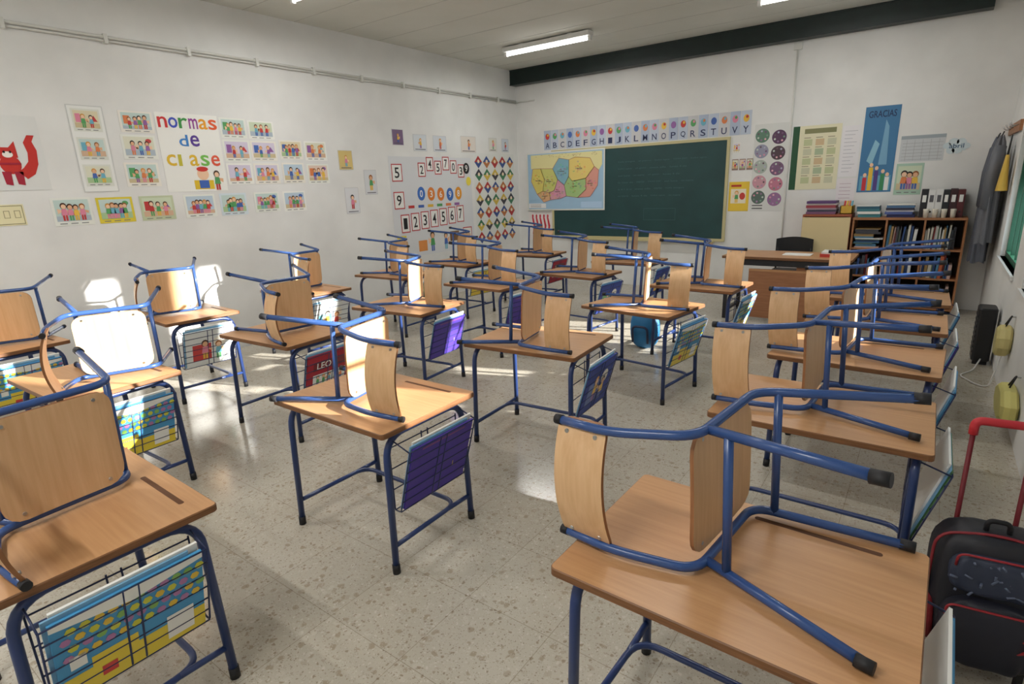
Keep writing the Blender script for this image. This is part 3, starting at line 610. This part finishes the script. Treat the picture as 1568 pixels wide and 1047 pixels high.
coat('hanging_coat',4.63,2.31,.66,1.97,.125,srgb(84,88,98),2)
coat('hanging_jacket',4.64,1.97,.90,1.97,.11,srgb(100,102,108),4)
m=MB()
def bagf(u,v): a=u*2*math.pi; return Vector((4.69+.035*math.cos(a)*(.4+v),1.68+.07*math.sin(a)*(.8+.3*v),1.78-.34*v))
m.grid(bagf,20,8,'paper',srgb(206,170,70)); m.tube([(4.69,1.63,1.77),(4.70,1.68,1.98),(4.69,1.73,1.77)],.006,'black',6,fr=.04); m.obj('hanging_cloth_bag')
m=MB(); m.rrect(4.67,.44,.13,.24,.03,.50,.03,.01,'black','black'); 
for k in range(8): m.box((4.602,.34,.10+k*.045),(4.606,.54,.12+k*.045),'cap')
for y in (.36,.52): m.box((4.62,y-.02,0),(4.72,y+.02,.03),'cap')
m.obj('floor_heater')
m=MB(); m.tube([(4.67,.30,.06),(4.62,.1,.008),(4.52,-.1,.008),(4.62,-.3,.008),(4.70,-.35,.008),(4.74,-.36,.3)],.006,'white',6,fr=.06); m.obj('power_cable')
def hangbag(nm,y,z,w,h,col,n=8):
    m=MB(); c=Vector((4.71,y,z))
    def ring(k,s): return [c+Vector((k,w*s*math.cos(6.2832*(i+.5)/n),h*s*math.sin(6.2832*(i+.5)/n))) for i in range(n)]
    rs=[ring(-.045,.8),ring(-.03,.97),ring(0,1.0),ring(.03,.97),ring(.045,.8)]; vs=sum(rs,[])
    fs=[(j*n+i,j*n+(i+1)%n,(j+1)*n+(i+1)%n,(j+1)*n+i) for j in range(4) for i in range(n)]+[tuple(range(n))[::-1],tuple(range(4*n,5*n))]
    m.add(vs,fs,'paper',col); m.tube([(4.71,y-.03,z+h*.95),(4.74,y,z+h+.08),(4.71,y+.03,z+h*.95)],.005,'black',6,fr=.03); m.tube([(4.758,y,z+h+.06),(4.73,y,z+h+.06)],.005,'rivet',6)
    m.obj(nm)
hangbag('yellow_hanging_bag',-1.32,.22,.27,.11,srgb(206,198,118))
hangbag('cream_hanging_bag',-.55,.44,.11,.12,srgb(200,188,126),10)
# ---------------------------------------------------------------- trolley backpack
def backpack():
    e=bpy.data.objects.new('trolley_backpack',None); COL.objects.link(e); e.location=(4.485,-3.66,0); e.rotation_euler[2]=math.radians(8)
    m=MB()
    dk=srgb(24,25,34); rdc=srgb(120,20,30)
    def body(cx,cy,cz,hx,hy,hz,col,p=3.2,ns=28,nv=16,wr=.006):
        def f(u,v):
            a=u*2*math.pi;b=-math.pi/2+v*math.pi
            sg=lambda t,q:math.copysign(abs(t)**(2/q),t)
            w=wr*math.sin(a*7+v*9)
            return Vector((cx+(hx+w)*sg(math.cos(b),p)*sg(math.cos(a),p),cy+(hy+w)*sg(math.cos(b),p)*sg(math.sin(a),p),cz+hz*sg(math.sin(b),p)))
        m.grid(f,ns,nv,'paper',col)
    body(0,0,.29,.160,.10,.235,dk,4); body(-.0,-.10,.19,.125,.045,.125,srgb(30,32,44),4); body(0,-.09,.40,.12,.035,.07,srgb(44,52,72),3.5)
    body(-.155,-.01,.17,.035,.07,.10,rdc,3); body(.155,-.01,.17,.03,.07,.10,srgb(34,34,40),3)
    R=random.Random(2)
    for k in range(26):
        a=R.uniform(-.11,.11);z=R.uniform(.345,.46); m.tube([(a,-.122,z),(a+R.uniform(-.03,.03),-.124,z+R.uniform(-.02,.02))],.004,'paper',5,col=srgb(90,100,122))
    for (z,w_,y_) in ((.30,.12,-.143),(.475,.11,-.118)): m.tube([(-w_,y_+.01,z-.05),(-w_,y_,z),(w_,y_,z),(w_,y_+.01,z-.05)],.004,'paper',6,fr=.04,col=srgb(150,30,40))
    m.tube([(-.165,-.05,.1),(-.163,-.05,.50),(0,-.05,.53),(.163,-.05,.50),(.165,-.05,.1)],.005,'paper',6,fr=.06,col=srgb(130,30,40))
    m.tube([(-.12,-.12,.10),(.12,-.14,.24)],.005,'paper',6,col=srgb(150,30,40)); m.tube([(-.12,-.125,.06),(.12,-.145,.20)],.005,'paper',6,col=srgb(150,30,40))
    m.tube([(-.03,-.02,.52),(-.03,-.02,.56),(.03,-.02,.56),(.03,-.02,.52)],.008,'cap',8,fr=.02)
    m.obj('bag_body',parent=e)
    m=MB()
    for x in (-.08,.08): m.tube([(x,.115,.04),(x,.115,.82)],.008,'paper',8,col=srgb(110,20,32))
    m.tube([(-.08,.115,.80),(-.08,.115,.85),(.08,.115,.85),(.08,.115,.80)],.014,'paper',10,fr=.03,col=srgb(190,40,50))
    m.box((-.13,.05,.025),(.13,.125,.05),'cap')
    for x in (-.13,.13): m.tube([(x-.012,.10,.035),(x+.012,.10,.035)],.035,'cap',18)
    m.box((-.12,-.1,0),(-.10,-.08,.07),'cap');m.box((.10,-.1,0),(.12,-.08,.07),'cap')
    m.obj('trolley_frame',parent=e)
backpack()
m=MB()
def bb(u,v):
    a=u*2*math.pi;b=-math.pi/2+v*math.pi; sg=lambda t,q:math.copysign(abs(t)**(2/q),t)
    return Vector((1.93+.15*sg(math.cos(b),2.6)*sg(math.cos(a),2.6),-.55+.11*sg(math.cos(b),2.6)*sg(math.sin(a),2.6),.205+.205*sg(math.sin(b),2.6)))
m.grid(bb,24,14,'paper',srgb(34,110,160)); m.tube([(1.85,-.67,.08),(1.85,-.69,.25),(2.01,-.69,.25),(2.01,-.67,.08)],.012,'paper',8,fr=.05,col=srgb(30,40,70)); m.tube([(1.9,-.55,.40),(1.93,-.55,.47),(1.96,-.55,.40)],.008,'cap',8,fr=.02); m.obj('school_backpack')
# ---------------------------------------------------------------- lights
EL=math.radians(17)
sd=bpy.data.lights.new('sun','SUN'); sd.energy=20; sd.angle=math.radians(.8); sd.color=(1,.97,.92)
so=bpy.data.objects.new('sun',sd); COL.objects.link(so); so.location=(12,2,5)
t=Vector((-.953*math.cos(EL),-.303*math.cos(EL),-math.sin(EL))); so.rotation_euler=t.to_track_quat('-Z','Y').to_euler()
w=bpy.data.worlds.new('sky'); SC.world=w; w.use_nodes=True; w.node_tree.nodes['Background'].inputs[0].default_value=(.75,.87,1,1); w.node_tree.nodes['Background'].inputs[1].default_value=2.5
SC.view_settings.view_transform='Standard'
# ---------------------------------------------------------------- camera
ps,th,ro=-.6391,.2696,-.0381
d=Vector((math.sin(ps)*math.cos(th),math.cos(ps)*math.cos(th),-math.sin(th))); r=Vector((math.cos(ps),-math.sin(ps),0)); u=r.cross(d)
r2=r*math.cos(ro)+u*math.sin(ro); u2=-r*math.sin(ro)+u*math.cos(ro)
cd=bpy.data.cameras.new('camera'); cd.sensor_width=36; cd.sensor_fit='HORIZONTAL'; cd.lens=867.2/1568*36; cd.clip_start=.05
co=bpy.data.objects.new('camera',cd); COL.objects.link(co)
mt=Matrix((r2,u2,-d)).transposed().to_4x4(); mt.translation=Vector((4.1901,-5.8945,1.6709)); co.matrix_world=mt
SC.camera=co
